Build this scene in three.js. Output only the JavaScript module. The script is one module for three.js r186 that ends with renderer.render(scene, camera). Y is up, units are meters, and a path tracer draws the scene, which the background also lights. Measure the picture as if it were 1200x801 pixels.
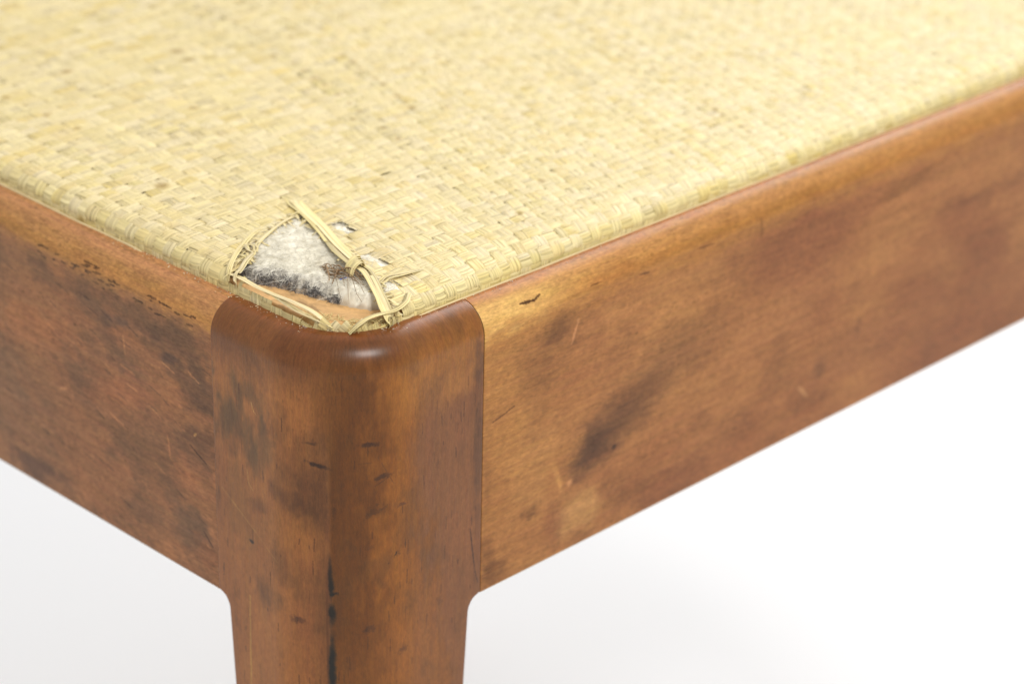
import * as THREE from 'three';
import { mergeGeometries } from 'three/addons/utils/BufferGeometryUtils.js';
import { RectAreaLightUniformsLib } from 'three/addons/lights/RectAreaLightUniformsLib.js';

// ------------------------------------------------------------------ camera, light, exposure
const MM = 0.001, T = 0.44;                       // T: height of the rail tops above the floor
const scene = new THREE.Scene();
const camera = new THREE.PerspectiveCamera(15.206, 1024 / 683, 0.02, 60);
{
  const az = 0.79908433, pitch = 0.44429978, roll = 0.0214626;
  const f = new THREE.Vector3(Math.sin(az) * Math.cos(pitch), -Math.sin(pitch), -Math.cos(az) * Math.cos(pitch));
  const r0 = new THREE.Vector3().crossVectors(f, new THREE.Vector3(0, 1, 0)).normalize(), u0 = new THREE.Vector3().crossVectors(r0, f);
  const r = r0.clone().multiplyScalar(Math.cos(roll)).addScaledVector(u0, Math.sin(roll)), u = u0.clone().multiplyScalar(Math.cos(roll)).addScaledVector(r0, -Math.sin(roll));
  camera.position.set(-0.27204, T + 0.2025, 0.30748);
  camera.quaternion.setFromRotationMatrix(new THREE.Matrix4().makeBasis(r, u, f.clone().negate()));
  camera.focus = 0.474; camera.userData.fStop = 15;
}
scene.add(camera);
const renderer = new THREE.WebGLRenderer({ antialias: true });
renderer.setSize(1024, 683);
renderer.toneMapping = THREE.LinearToneMapping;
renderer.toneMappingExposure = 1;
renderer.shadowMap.enabled = true;
scene.background = new THREE.Color().setRGB(0.675, 0.675, 0.675);
RectAreaLightUniformsLib.init();
function softbox(name, dir, dist, w, h, power, color) {
  const l = new THREE.RectAreaLight(color, power, w, h); l.name = name;
  l.position.set(dir[0] * dist, T + dir[1] * dist, dir[2] * dist); l.lookAt(0.05, T, -0.05); scene.add(l);
}
softbox('key_softbox', [-0.13, 0.78, 0.59], 1.7, 0.5, 0.5, 25.5, new THREE.Color().setRGB(1, 0.985, 0.955));

softbox('background_softbox', [0.80, 0.55, -0.30], 2.3, 1.2, 1.2, 6.2, new THREE.Color().setRGB(1, 1, 1));

// ------------------------------------------------------------------ noise and textures
function rng(seed) { let s = seed >>> 0; return () => { s = (s + 0x6d2b79f5) >>> 0; let t = Math.imul(s ^ (s >>> 15), 1 | s); t = (t + Math.imul(t ^ (t >>> 7), 61 | t)) ^ t; return ((t ^ (t >>> 14)) >>> 0) / 4294967296; }; }
const LAT = new Float32Array(65536); { const r = rng(77); for (let i = 0; i < 65536; i++) LAT[i] = r() * 2 - 1; }
function vn(x, y) {                                // value noise, -1..1
  const ix = Math.floor(x), iy = Math.floor(y); let u = x - ix, v = y - iy; u = u * u * (3 - 2 * u); v = v * v * (3 - 2 * v);
  const x0 = ix & 255, x1 = (ix + 1) & 255, y0 = (iy & 255) << 8, y1 = ((iy + 1) & 255) << 8;
  const a = LAT[y0 | x0], b = LAT[y0 | x1], c = LAT[y1 | x0], d = LAT[y1 | x1];
  return a + (b - a) * u + (c - a + (a - b - c + d) * u) * v;
}
const fbm = (x, y, o = 4) => { let s = 0, a = 0.5; for (let i = 0; i < o; i++) { s += a * vn(x, y); x = x * 2.03 + 17.3; y = y * 2.03 + 9.1; a *= 0.5; } return s; };
const clamp = (x, a = 0, b = 1) => x < a ? a : x > b ? b : x, ss = (a, b, x) => { const t = clamp((x - a) / (b - a)); return t * t * (3 - 2 * t); };
const mix = (a, b, t) => a + (b - a) * t;
function paint(W, H, px, fn) {                      // fn(u mm, v mm, out[r,g,b (sRGB 0..255), height 0..1, roughness 0..1])
  const w = Math.round(W * px), h = Math.round(H * px), C = new Uint8Array(w * h * 4), B = new Uint8Array(w * h * 4), R = new Uint8Array(w * h * 4), o = [0, 0, 0, 0, 0];
  for (let j = 0; j < h; j++) for (let i = 0; i < w; i++) {
    fn((i + 0.5) / px, (j + 0.5) / px, o); const k = (j * w + i) * 4;
    C[k] = clamp(o[0], 0, 255); C[k + 1] = clamp(o[1], 0, 255); C[k + 2] = clamp(o[2], 0, 255); C[k + 3] = 255;
    B[k] = B[k + 1] = B[k + 2] = clamp(o[3]) * 255; B[k + 3] = 255;
    R[k] = R[k + 1] = R[k + 2] = clamp(o[4]) * 255; R[k + 3] = 255;
  }
  return [C, B, R].map((d, i) => {
    const t = new THREE.DataTexture(d, w, h); t.magFilter = THREE.LinearFilter; t.minFilter = THREE.LinearMipmapLinearFilter; t.generateMipmaps = true;
    t.wrapS = t.wrapT = THREE.MirroredRepeatWrapping; if (!i) t.colorSpace = THREE.SRGBColorSpace; t.needsUpdate = true; return t;
  });
}
// a stain: [u, v, ru, rv, angle, [r,g,b], strength, raggedness]
function stains(list) {
  const L = list.map(([u, v, ru, rv, a, c, k, e = 0.5]) => ({ u, v, ru, rv, ca: Math.cos(a), sa: -Math.sin(a), c, k, e, w: clamp(Math.min(ru, rv) * 0.45, 0.1, 1), h: Math.max(ru, rv) > 3 ? 0.05 : clamp(1.6 / Math.max(ru, rv), 0.06, 1) * Math.min(1, e * 1.4), R: 1.9 * Math.max(ru, rv) }));
  return (u, v, o, n) => {
    const wu = 0.45 * vn(u * 0.9, v * 0.9) + 0.22 * vn(u * 2.6, v * 2.6), wv = 0.45 * vn(u * 0.9 + 50, v * 0.9) + 0.22 * vn(u * 2.6 + 50, v * 2.6); const hf = 0.5 * vn(u * 1.7 + 9, v * 1.7) + 0.4 * vn(u * 4.4, v * 4.4);
    for (const s of L) {
      const du = u - s.u + wu * s.w, dv = v - s.v + wv * s.w; if (Math.abs(du) > s.R || Math.abs(dv) > s.R) continue;
      const x = (du * s.ca + dv * s.sa) / s.ru, y = (-du * s.sa + dv * s.ca) / s.rv, d = Math.sqrt(x * x + y * y) + n * s.e + hf * s.h;
      const w = s.k * (1 - ss(0.25, 1.25, d)); if (w <= 0) continue;
      for (let c = 0; c < 3; c++) o[c] = mix(o[c], s.c[c], w);
    }
  };
}
function scratches(list) {                          // [u0,v0,u1,v1,width,[rgb],strength]
  return (u, v, o) => {
    for (const [a, b, c, d, w, col, k] of list) {
      if (u < Math.min(a, c) - w * 2 || u > Math.max(a, c) + w * 2 || v < Math.min(b, d) - w * 2 || v > Math.max(b, d) + w * 2) continue;
      const ex = c - a, ey = d - b, t = clamp(((u - a) * ex + (v - b) * ey) / (ex * ex + ey * ey)), dx = u - a - ex * t, dy = v - b - ey * t, q = Math.sqrt(dx * dx + dy * dy) / (w * (1 - 0.6 * Math.abs(t - 0.5)));
      const m = k * (1 - ss(0.5, 1.3, q + 0.5 * vn(u * 3, v * 3))); if (m > 0) for (let i = 0; i < 3; i++) o[i] = mix(o[i], col[i], m);
    }
  };
}
// grain common to all the wood: s runs along the grain, t across it (mm)
function grain(s, t, o, k = 1) {
  const w = t + 0.9 * fbm(s * 0.012, t * 0.05, 2);
  const g1 = fbm(s * 0.03, w * 0.9, 3), g2 = vn(s * 0.22, w * 3.1), g3 = vn(s * 0.9 + 40, w * 7.3);
  const fl = ss(0.52, 0.85, vn(s * 0.75 + 9, t * 4.3)) * ss(-0.1, 0.5, vn(s * 0.06, t * 0.2 + 5)), ray = ss(0.6, 0.9, vn(s * 0.55, t * 5.5 + 31));
  const iso = fbm(s * 0.9, t * 1.3, 3), m = 1 + k * (0.07 * g1 + 0.035 * g2 + 0.03 * g3 - 0.13 * fl + 0.05 * ray + 0.10 * iso + 0.07 * vn(s * 1.6 + 3, t * 6.1) + 0.05 * vn(s * 4.3, t * 7.7 + 2)), sat = 0.88, lum = (o[0] * 0.4 + o[1] * 0.5 + o[2] * 0.1) * (1 - sat);
  o[0] = o[0] * sat + lum; o[1] = o[1] * sat + lum; o[2] = o[2] * sat + lum;
  for (let c = 0; c < 3; c++) o[c] = 268 * Math.pow(Math.max(0, o[c]) / 255, 1.12);
  o[0] *= m; o[1] *= m * (1 + 0.02 * g2); o[2] *= m * (1 + 0.05 * g1 - 0.05 * fl);
  o[3] = clamp(0.55 + 0.2 * g2 + 0.2 * g3 - 0.35 * fl); o[4] = clamp(0.42 + 0.05 * g1 - 0.03 * g2 + 0.10 * fl + 0.08 * fbm(s * 0.05, t * 0.06, 2));
}
const blend = (o, c, w) => { o[0] = mix(o[0], c[0], w); o[1] = mix(o[1], c[1], w); o[2] = mix(o[2], c[2], w); };

// rails: v unfolds the section: 0 at the inner lip, 3..17.14 the round-over, then the face, so y on the face -> v = 17.14 - 9 - y
const RV = 70, fv = (y) => 9.12 - y;
function railRightTex() {
  const st = stains([
    [72, fv(-37), 13, 7.5, 0.5, [96, 62, 46], 0.6, 0.3], [67, fv(-39.5), 8, 4.2, 0.6, [78, 50, 40], 0.55, 0.3], [80, fv(-32), 15, 6.5, 0.3, [104, 66, 46], 0.5, 0.35], [94, fv(-27), 18, 8, 0.25, [124, 80, 56], 0.35, 0.5],
    [57, fv(-9), 6, 4.5, 0.6, [100, 62, 40], 0.5, 0.45], [52, fv(-17), 8, 8, 0.8, [116, 72, 46], 0.4, 0.5], [50, fv(-47), 3, 1.8, 0, [104, 64, 36], 0.55, 0.6], [57, fv(-53), 3.4, 6, 0.2, [136, 82, 56], 0.5, 0.5],
    [66, fv(-53), 9, 5.5, 0.3, [196, 148, 98], 0.5, 0.5], [50, fv(-34), 8, 14, 0, [186, 132, 82], 0.45, 0.6], [58, fv(-42), 1.1, 4.2, 0.35, [204, 146, 88], 0.6, 0.3], [61.5, fv(-44.5), 1.1, 0.8, 0, [212, 148, 104], 0.7, 0.3],
    [74.5, fv(-41), 0.8, 0.7, 0, [66, 42, 32], 0.7, 0.2], [38.5, fv(-52), 2.2, 7, 0, [112, 68, 40], 0.4, 0.9], [38, fv(-38), 1.6, 9, 0, [118, 74, 46], 0.35, 0.9], [40, fv(-57), 3.5, 2.5, 0, [110, 66, 38], 0.4, 0.8],
    [120, fv(-12), 22, 5, 0, [140, 88, 56], 0.35, 0.7], [150, fv(-45), 30, 7, 0.08, [150, 94, 66], 0.35, 0.7], [96, fv(-50), 14, 5, 0.1, [182, 122, 78], 0.4, 0.7], [125, fv(-30), 18, 8, 0, [178, 118, 80], 0.35, 0.8],
    [45, fv(-28), 7, 9, 0, [186, 128, 74], 0.4, 0.8], [142, fv(-46), 2.4, 3.2, 0.5, [112, 72, 52], 0.4, 0.7], [155, fv(-40), 1, 3.4, 0, [116, 74, 54], 0.4, 0.5],
    [170, fv(-9), 9, 1.6, 0.1, [122, 76, 40], 0.4, 0.7],
  ]);
  const sc = scratches([[62.5, fv(-8.5), 60.8, fv(-13.2), 0.42, [216, 150, 112], 0.5], [47, 9.6, 50.5, 9.9, 0.34, [70, 40, 24], 0.8], [50.5, 9.9, 52.4, 9.3, 0.3, [80, 48, 28], 0.7], [39.2, fv(-23), 45, fv(-21.5), 0.22, [92, 54, 32], 0.6],
    [96, fv(-27), 96.6, fv(-33), 0.3, [140, 90, 60], 0.5], [118, 12, 118.4, 16.4, 0.35, [120, 74, 36], 0.5], [135, fv(-48), 138, fv(-51), 0.6, [200, 148, 108], 0.5], [80, 13.4, 83, 13.7, 0.25, [96, 56, 30], 0.6], [66, 11.5, 69, 11.6, 0.2, [104, 62, 32], 0.6], [98, 13, 103, 13.3, 0.3, [110, 62, 28], 0.5]]);
  return paint(230, RV, 8.5, (u, v, o) => {
    const n = fbm(u * 0.08, v * 0.1, 4), n2 = fbm(u * 0.03 + 40, v * 0.045, 3), ny = fbm(u * 0.25, v * 0.5, 3);
    o[0] = 168; o[1] = 110; o[2] = 70;
    blend(o, [150, 92, 60], ss(-0.1, 0.5, n2)); blend(o, [186, 128, 80], ss(0.05, 0.5, -n2) * 0.7); blend(o, [122, 76, 50], ss(0.1, 0.55, n) * 0.35);
    blend(o, [182, 126, 70], (1 - ss(36, 74, u)) * 0.55);
    const edge = 1 - ss(9.5, 16.5, v + 2.4 * ny + 1.5 * n2);          // the rubbed round-over
    blend(o, [190, 134, 86], edge * 0.95);
    blend(o, [176, 116, 58], ss(8, 11.5, v + ny) * (1 - ss(12, 18, v + 2.6 * ny + 2 * n2)) * 0.6);
    blend(o, [226, 182, 120], edge * (1 - ss(42, 74, u)) * 0.8 * ss(5, 9, v)); blend(o, [172, 104, 68], (1 - ss(3.4, 7.4, v + ny * 1.4)) * 0.7);
    st(u, v, o, n * 1.3 + ny * 0.7); sc(u, v, o); grain(u, v, o, 1); if (v > 68.6) blend(o, [176, 128, 66], 0.6);
  });
}
function railLeftTex() {
  const K = [84, 60, 48], st = stains([
    [48, fv(-11), 10, 3.6, -0.2, K, 0.4, 1.0], [60, fv(-9), 11, 3, -0.1, [98, 68, 52], 0.4, 1.0], [42, fv(-18), 9, 6, 0.3, [88, 62, 50], 0.55, 1.0], [78, fv(-9), 12, 3.4, -0.05, [100, 70, 54], 0.4, 1.0], [100, fv(-8), 12, 4.5, 0, [104, 72, 54], 0.35, 1.0],
    [70, fv(-17), 13, 5.5, 0.3, [98, 70, 56], 0.4, 0.9], [40, fv(-30), 5, 11, 0.2, [84, 58, 48], 0.45, 1.0], [47, fv(-47), 7, 7, 0.5, [98, 70, 56], 0.65, 0.9], [59, fv(-52), 8, 4.6, 0, [100, 70, 54], 0.4, 0.9],
    [58, fv(-38), 14, 9, 0.4, [104, 72, 54], 0.4, 0.9], [44, fv(-38), 6, 4, -0.6, [150, 92, 64], 0.45, 0.9], [64, fv(-27), 10, 4, -0.4, [152, 92, 64], 0.5, 0.8], [96, fv(-22), 18, 6, -0.2, [150, 92, 62], 0.5, 0.9], [108, fv(-40), 14, 10, 0, [118, 84, 66], 0.5, 0.7],
    [39, fv(-54), 4, 3, 0, [128, 78, 54], 0.5, 0.9], [50, fv(-14), 3.4, 1.2, -0.2, [76, 56, 52], 0.5, 0.9], [66, fv(-12), 4, 1.3, -0.3, [78, 58, 52], 0.45, 0.9],
    [97, fv(-56), 9, 2.5, 0, [76, 52, 46], 0.5, 0.9],
  ]);
  const fl = []; { const r = rng(5); for (let i = 0; i < 46; i++) { const u = 40 + r() * 52, v = 11 + r() * 4, l = 0.6 + r() * 2; fl.push([u, v, u + l, v + (r() - 0.3) * 0.5, 0.14 + r() * 0.16, [66, 42, 26], 0.5 + 0.35 * r()]); }
    for (let i = 0; i < 70; i++) { const u = 36 + r() * 70, v = 18 + r() * 48, l = 1 + r() * 3.5; fl.push([u, v, u + l, v - l * (0.15 + r() * 0.35), 0.12 + r() * 0.14, r() < 0.6 ? [62, 42, 34] : [176, 118, 84], 0.3 + 0.3 * r()]); } }
  const sc = scratches([...fl, [64, fv(-14), 63.5, fv(-18), 0.3, [180, 124, 86], 0.4], [84, fv(-33), 86, fv(-33.6), 0.5, [184, 126, 90], 0.5], [42, fv(-27.6), 42.5, fv(-28), 0.4, [190, 140, 90], 0.6], [51, fv(-31), 50.4, fv(-36), 0.3, [168, 108, 74], 0.5], [39, fv(-33), 44, fv(-30.6), 0.2, [52, 36, 30], 0.7], [38, fv(-51), 40.6, fv(-48.6), 0.25, [60, 40, 34], 0.7]]);
  return paint(230, RV, 8.5, (u, v, o) => {
    const n = fbm(u * 0.1 + 7, v * 0.12, 4), n2 = fbm(u * 0.04 + 90, v * 0.06, 3), ny = fbm(u * 0.3 + 3, v * 0.5, 3), d = fbm((u + v) * 0.22, (u - v) * 0.06, 3);
    o[0] = 128; o[1] = 84; o[2] = 60;
    blend(o, [152, 98, 66], ss(-0.05, 0.5, n2) * 0.7); blend(o, [96, 68, 54], ss(-0.1, 0.55, -n) * 0.5); blend(o, [146, 94, 66], ss(0.1, 0.5, d) * 0.5); blend(o, [100, 78, 66], ss(70, 110, u) * 0.3);
    const edge = 1 - ss(9.5, 15.5, v + 2.4 * ny + 1.5 * n);
    blend(o, [148, 104, 70], edge * 0.95); blend(o, [152, 104, 58], ss(8, 11.5, v + 1.5 * ny) * (1 - ss(11.5, 16, v + 2.4 * ny)) * 0.6); blend(o, [154, 104, 76], (1 - ss(5.5, 9.5, v + ny)) * 0.6);
    st(u, v, o, n * 1.2 + ny * 0.9); sc(u, v, o); for (let c = 0; c < 3; c++) o[c] *= 1.27; grain(u, v, o, 1.15); if (v > 68.6) blend(o, [150, 108, 58], 0.6);
  });
}
// corner leg: u unfolds the outside from the left joint (0) round the corner to the right joint (63.4); v = 17.14 - 9 - y as on the rails
function postTex() {
  const K = [34, 26, 24], st = stains([
    [6, fv(-20), 8, 7, 0.2, [86, 66, 50], 0.62, 0.9], [11, fv(-13), 8, 4, -0.2, [96, 72, 52], 0.5, 0.9], [15, fv(-21), 4, 8, 0, [98, 74, 58], 0.45, 0.9], [26, fv(-28), 5.5, 8, 0, [84, 50, 34], 0.6, 0.6], [22, fv(-32), 9, 3.2, -0.35, [88, 54, 36], 0.5, 0.7],
    [20, fv(-40), 8, 7, 0.2, [164, 106, 58], 0.5, 0.7], [8, fv(-38), 7, 10, 0, [138, 92, 56], 0.5, 0.8], [15, fv(-55), 5, 5, 0, [108, 72, 50], 0.45, 0.9], [23, fv(-57), 1.7, 0.9, 0, [92, 54, 38], 0.7, 0.4],
    [27, fv(-22.6), 3.0, 0.55, -0.25, [54, 32, 24], 0.8, 0.5], [25.8, fv(-18.2), 2.2, 0.5, 0.1, [70, 42, 28], 0.6, 0.5], [36, fv(-18.2), 2.2, 0.55, 0.05, [66, 36, 20], 0.8, 0.5], [38.8, fv(-25.2), 1.9, 0.5, 0.15, [70, 40, 24], 0.75, 0.5], [36, fv(-22), 1.6, 0.3, 0, [84, 48, 24], 0.5, 0.4],
    [37.2, fv(-32.5), 2.0, 0.9, 0.5, [78, 46, 26], 0.5, 1.0], [41.6, fv(-42.3), 1.5, 0.7, 0.6, [24, 18, 16], 0.95, 1.2], [39.9, fv(-44.0), 1.4, 0.6, 0.2, [34, 24, 20], 0.9, 1.2], [42.6, fv(-32), 1.3, 0.5, 0, [92, 52, 34], 0.7, 1.0], [36.6, fv(-40), 1.2, 0.6, 0, [88, 50, 28], 0.4, 1.0],
    [52, fv(-57), 0.9, 0.6, 0.5, [90, 56, 42], 0.5, 1.0], [36, fv(-58), 1.2, 0.6, 0.4, [70, 40, 26], 0.7, 0.8], [43, fv(-64), 1.1, 0.6, 0.4, [80, 46, 30], 0.6, 0.8], [10.6, fv(-44.5), 0.6, 0.4, 0, K, 0.7, 0.3], [30, fv(-32), 0.5, 1.2, 0, [70, 40, 24], 0.5, 0.5],
    [54, fv(-22), 8, 12, 0, [134, 84, 60], 0.5, 0.8], [48, fv(-27), 4.5, 10, 0.1, [128, 80, 56], 0.45, 0.9], [58, fv(-44), 6, 9, 0, [140, 86, 58], 0.4, 0.8], [56, fv(-12), 5, 3.2, 0.4, [172, 114, 60], 0.5, 0.7], [49, fv(-10), 3, 3, 0, [134, 88, 52], 0.4, 0.9], [62.4, fv(-26), 1.2, 16, 0, [88, 56, 42], 0.5, 1.0],
    [47, fv(-60), 9, 10, 0, [150, 92, 54], 0.3, 0.8],
  ]);
  // the dark chips down the glue line of the leg
  const chips = stains([[29.1, fv(-46.5), 0.5, 5.2, 0, [40, 26, 20], 0.9, 0.12], [29.7, fv(-49.9), 0.9, 0.5, 0.2, K, 1, 0.4], [29.3, fv(-48.2), 0.6, 2.2, 0, K, 1, 0.15], [29.4, fv(-54.2), 0.85, 2.6, 0, K, 1, 0.15], [29.3, fv(-67), 0.85, 9.0, 0, [30, 26, 28], 1, 0.1], [29.3, fv(-79), 0.8, 9, 0, K, 1, 0.1], [28.5, fv(-60), 0.3, 16, 0, [84, 48, 30], 0.6, 0.1]]);
  const hair = []; { const r = rng(8); for (let i = 0; i < 130; i++) { const u = r() * 63, v = 18 + r() * 70, l = 0.6 + r() * 2.6; hair.push([u, v, u + (r() - 0.5) * 0.25, v + l, 0.09 + r() * 0.1, [76, 44, 26], 0.25 + 0.35 * r()]); } }
  const sc = scratches([...hair, [11.5, fv(-14.2), 12.2, fv(-15.9), 0.13, [196, 158, 112], 0.7], [12.2, fv(-15.9), 13.2, fv(-16.5), 0.1, [196, 158, 112], 0.6], [9.8, fv(-29), 10.2, fv(-32), 0.13, [186, 146, 100], 0.55], [10.2, fv(-32), 11.6, fv(-33.2), 0.12, [186, 146, 100], 0.55],
    [2, fv(-36), 12, fv(-42), 0.16, [176, 132, 84], 0.55], [12, fv(-42), 18, fv(-46), 0.13, [176, 132, 84], 0.4], [9.6, fv(-57), 9.2, fv(-84), 0.24, [190, 148, 88], 0.6], [60.3, fv(-44), 61.6, fv(-53), 0.2, [66, 38, 28], 0.75], [61.6, fv(-53), 62.6, fv(-57), 0.16, [66, 38, 28], 0.6], [38, fv(-21), 41, fv(-27), 0.12, [96, 58, 34], 0.5], [37.3, fv(-27), 40, fv(-25.5), 0.13, [80, 46, 28], 0.5]]);
  return paint(63.6, 92, 15, (u, v, o) => {
    const n = fbm(u * 0.16 + 3, v * 0.11, 4), n2 = fbm(u * 0.07 + 20, v * 0.04, 3), nx = fbm(u * 0.6, v * 0.25, 3), y = 9.12 - v;
    o[0] = 136; o[1] = 86; o[2] = 52; blend(o, [118, 72, 48], ss(-0.1, 0.5, n2) * 0.7); blend(o, [152, 98, 58], ss(0, 0.4, -n2) * 0.55);
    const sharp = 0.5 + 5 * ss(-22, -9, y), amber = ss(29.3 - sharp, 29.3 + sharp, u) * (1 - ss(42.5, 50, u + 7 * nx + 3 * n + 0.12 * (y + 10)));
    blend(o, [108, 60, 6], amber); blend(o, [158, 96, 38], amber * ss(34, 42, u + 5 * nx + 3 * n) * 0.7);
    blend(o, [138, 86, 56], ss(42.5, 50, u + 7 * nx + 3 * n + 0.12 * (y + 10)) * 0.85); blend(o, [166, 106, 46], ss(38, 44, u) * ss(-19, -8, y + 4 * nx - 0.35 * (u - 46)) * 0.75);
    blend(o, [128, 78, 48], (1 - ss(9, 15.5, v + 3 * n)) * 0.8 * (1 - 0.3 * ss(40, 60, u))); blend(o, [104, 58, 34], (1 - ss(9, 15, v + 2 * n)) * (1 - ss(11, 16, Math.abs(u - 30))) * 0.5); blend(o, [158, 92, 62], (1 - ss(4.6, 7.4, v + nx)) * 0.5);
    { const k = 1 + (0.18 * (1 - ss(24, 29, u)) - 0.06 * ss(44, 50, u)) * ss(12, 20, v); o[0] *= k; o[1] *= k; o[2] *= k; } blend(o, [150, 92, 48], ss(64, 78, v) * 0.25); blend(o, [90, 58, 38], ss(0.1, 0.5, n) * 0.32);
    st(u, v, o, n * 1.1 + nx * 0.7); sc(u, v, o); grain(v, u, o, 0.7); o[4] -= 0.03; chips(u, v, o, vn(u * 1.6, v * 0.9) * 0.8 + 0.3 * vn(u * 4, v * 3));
    if (o[0] < 48) { o[3] -= 0.35; o[4] = 0.6; }
  });
}
const woodMat = ([map, bumpMap, roughnessMap], gloss, tint) => new THREE.MeshPhysicalMaterial({ map, bumpMap, bumpScale: 0.00005, roughnessMap, roughness: 1, clearcoat: gloss, clearcoatRoughness: 0.28, ior: 1.5, specularIntensity: 0.18, color: new THREE.Color().setRGB(...tint) });
const M = {
  railRight: woodMat(railRightTex(), 0.2, [0.85, 0.86, 0.66]), railLeft: woodMat(railLeftTex(), 0.2, [0.82, 0.86, 0.68]), post: woodMat(postTex(), 0.46, [0.86, 0.83, 0.50]),
  backdrop: new THREE.MeshStandardMaterial({ color: new THREE.Color().setRGB(0.89, 0.89, 0.895), roughness: 0.9 }),
};
function raffiaTex() {
  return paint(48, 12, 24, (u, v, o) => {
    const a = vn(u * 0.05, v * 4.2), b = vn(u * 0.1 + 5, v * 9), c = vn(u * 0.3, v * 17 + 3), d = fbm(u * 0.12, v * 0.6, 3), gap = ss(0.5, 0.85, vn(u * 0.06 + 30, v * 6.5 + 11));
    const m = 1 + 0.10 * a + 0.07 * b + 0.05 * c + 0.05 * d - 0.17 * gap; o[0] = 236 * m; o[1] = 232 * m * (1 - 0.02 * gap); o[2] = 216 * m * (1 - 0.09 * gap - 0.04 * d); o[3] = 0.5 + 0.22 * a + 0.16 * b - 0.3 * gap; o[4] = 0.56 + 0.1 * b;
  });
}
{ const [map, bumpMap, roughnessMap] = raffiaTex();
  for (const t of [map, bumpMap, roughnessMap]) { t.repeat.set(1 / 48, 1 / 12); }
  M.raffia = new THREE.MeshStandardMaterial({ map, bumpMap, bumpScale: 0.00012, roughnessMap, roughness: 1, vertexColors: true }); }
const vcol = (rough) => new THREE.MeshStandardMaterial({ vertexColors: true, roughness: rough });
M.wad = vcol(1); M.fibre = vcol(0.95); M.board = vcol(0.8);
const mono = (r, g, b, rough) => new THREE.MeshStandardMaterial({ color: new THREE.Color().setRGB(r, g, b), roughness: rough });
M.blue = mono(0.05, 0.13, 0.5, 0.7);

// ------------------------------------------------------------------ geometry helpers (millimetres in the stool's corner frame; x along the right rail, b = -z along the left rail, y above the rail tops)
function grid(nu, nv, fn, closeU = false) {          // fn(i, j) -> {p:[x,y,z] mm, uv:[u,v], c:[r,g,b]}; skip(i,j) drops a quad
  const P = [], U = [], C = [], I = []; let col = false; const n = closeU ? nu : nu + 1;
  for (let j = 0; j <= nv; j++) for (let i = 0; i < n; i++) { const q = fn(i, j); P.push(q.p[0] * MM, q.p[1] * MM, q.p[2] * MM); U.push(...(q.uv ?? [0, 0])); if (q.c) { C.push(...q.c); col = true; } }
  for (let j = 0; j < nv; j++) for (let i = 0; i < nu; i++) { const a = j * n + i, b = j * n + (i + 1) % n, c = a + n, d = b + n; I.push(a, b, d, a, d, c); }
  return geo(P, U, col ? C : null, I);
}
function geo(P, U, C, I) {
  const g = new THREE.BufferGeometry(); g.setAttribute('position', new THREE.Float32BufferAttribute(P, 3)); g.setAttribute('uv', new THREE.Float32BufferAttribute(U, 2));
  if (C) g.setAttribute('color', new THREE.Float32BufferAttribute(C, 3)); g.setIndex(I); g.computeVertexNormals(); return g;
}
const used = {};
function mesh(name, g, m, parent, y = 0) {
  const k = used[name] = (used[name] ?? -1) + 1; const o = new THREE.Mesh(g, m); o.name = k ? name + '_' + String(k).padStart(3, '0') : name;
  o.castShadow = o.receiveShadow = true; o.position.y = y; parent.add(o); return o;
}

// ------------------------------------------------------------------ setting: white paper sweep
{
  const prof = [[3, 0], [-2.2, 0]]; for (let i = 1; i <= 16; i++) { const a = i / 16 * Math.PI / 2; prof.push([-2.2 - 1.2 * Math.sin(a), 1.2 - 1.2 * Math.cos(a)]); } prof.push([-3.4, 2.6]);
  const g = grid(prof.length - 1, 1, (i, j) => ({ p: [(j ? 4.2 : -4.2) * 1000, prof[i][1] * 1000, prof[i][0] * 1000], uv: [i, j] }));
  g.rotateY(-Math.PI / 4); const o = mesh('backdrop', g, M.backdrop, scene);
  o.userData = { kind: 'structure', label: 'seamless white studio backdrop under and behind the stool' };
}

// ------------------------------------------------------------------ the stool
const stool = new THREE.Group(); stool.name = 'stool'; scene.add(stool);
stool.userData = { label: 'worn wooden stool with straw coloured woven seat torn open at its front corner', category: 'stool' };
const LX = 420, LZ = 440, W0 = 36.4, GAP = 0.24;      // outside size of the frame, width of the corner blocks

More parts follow.
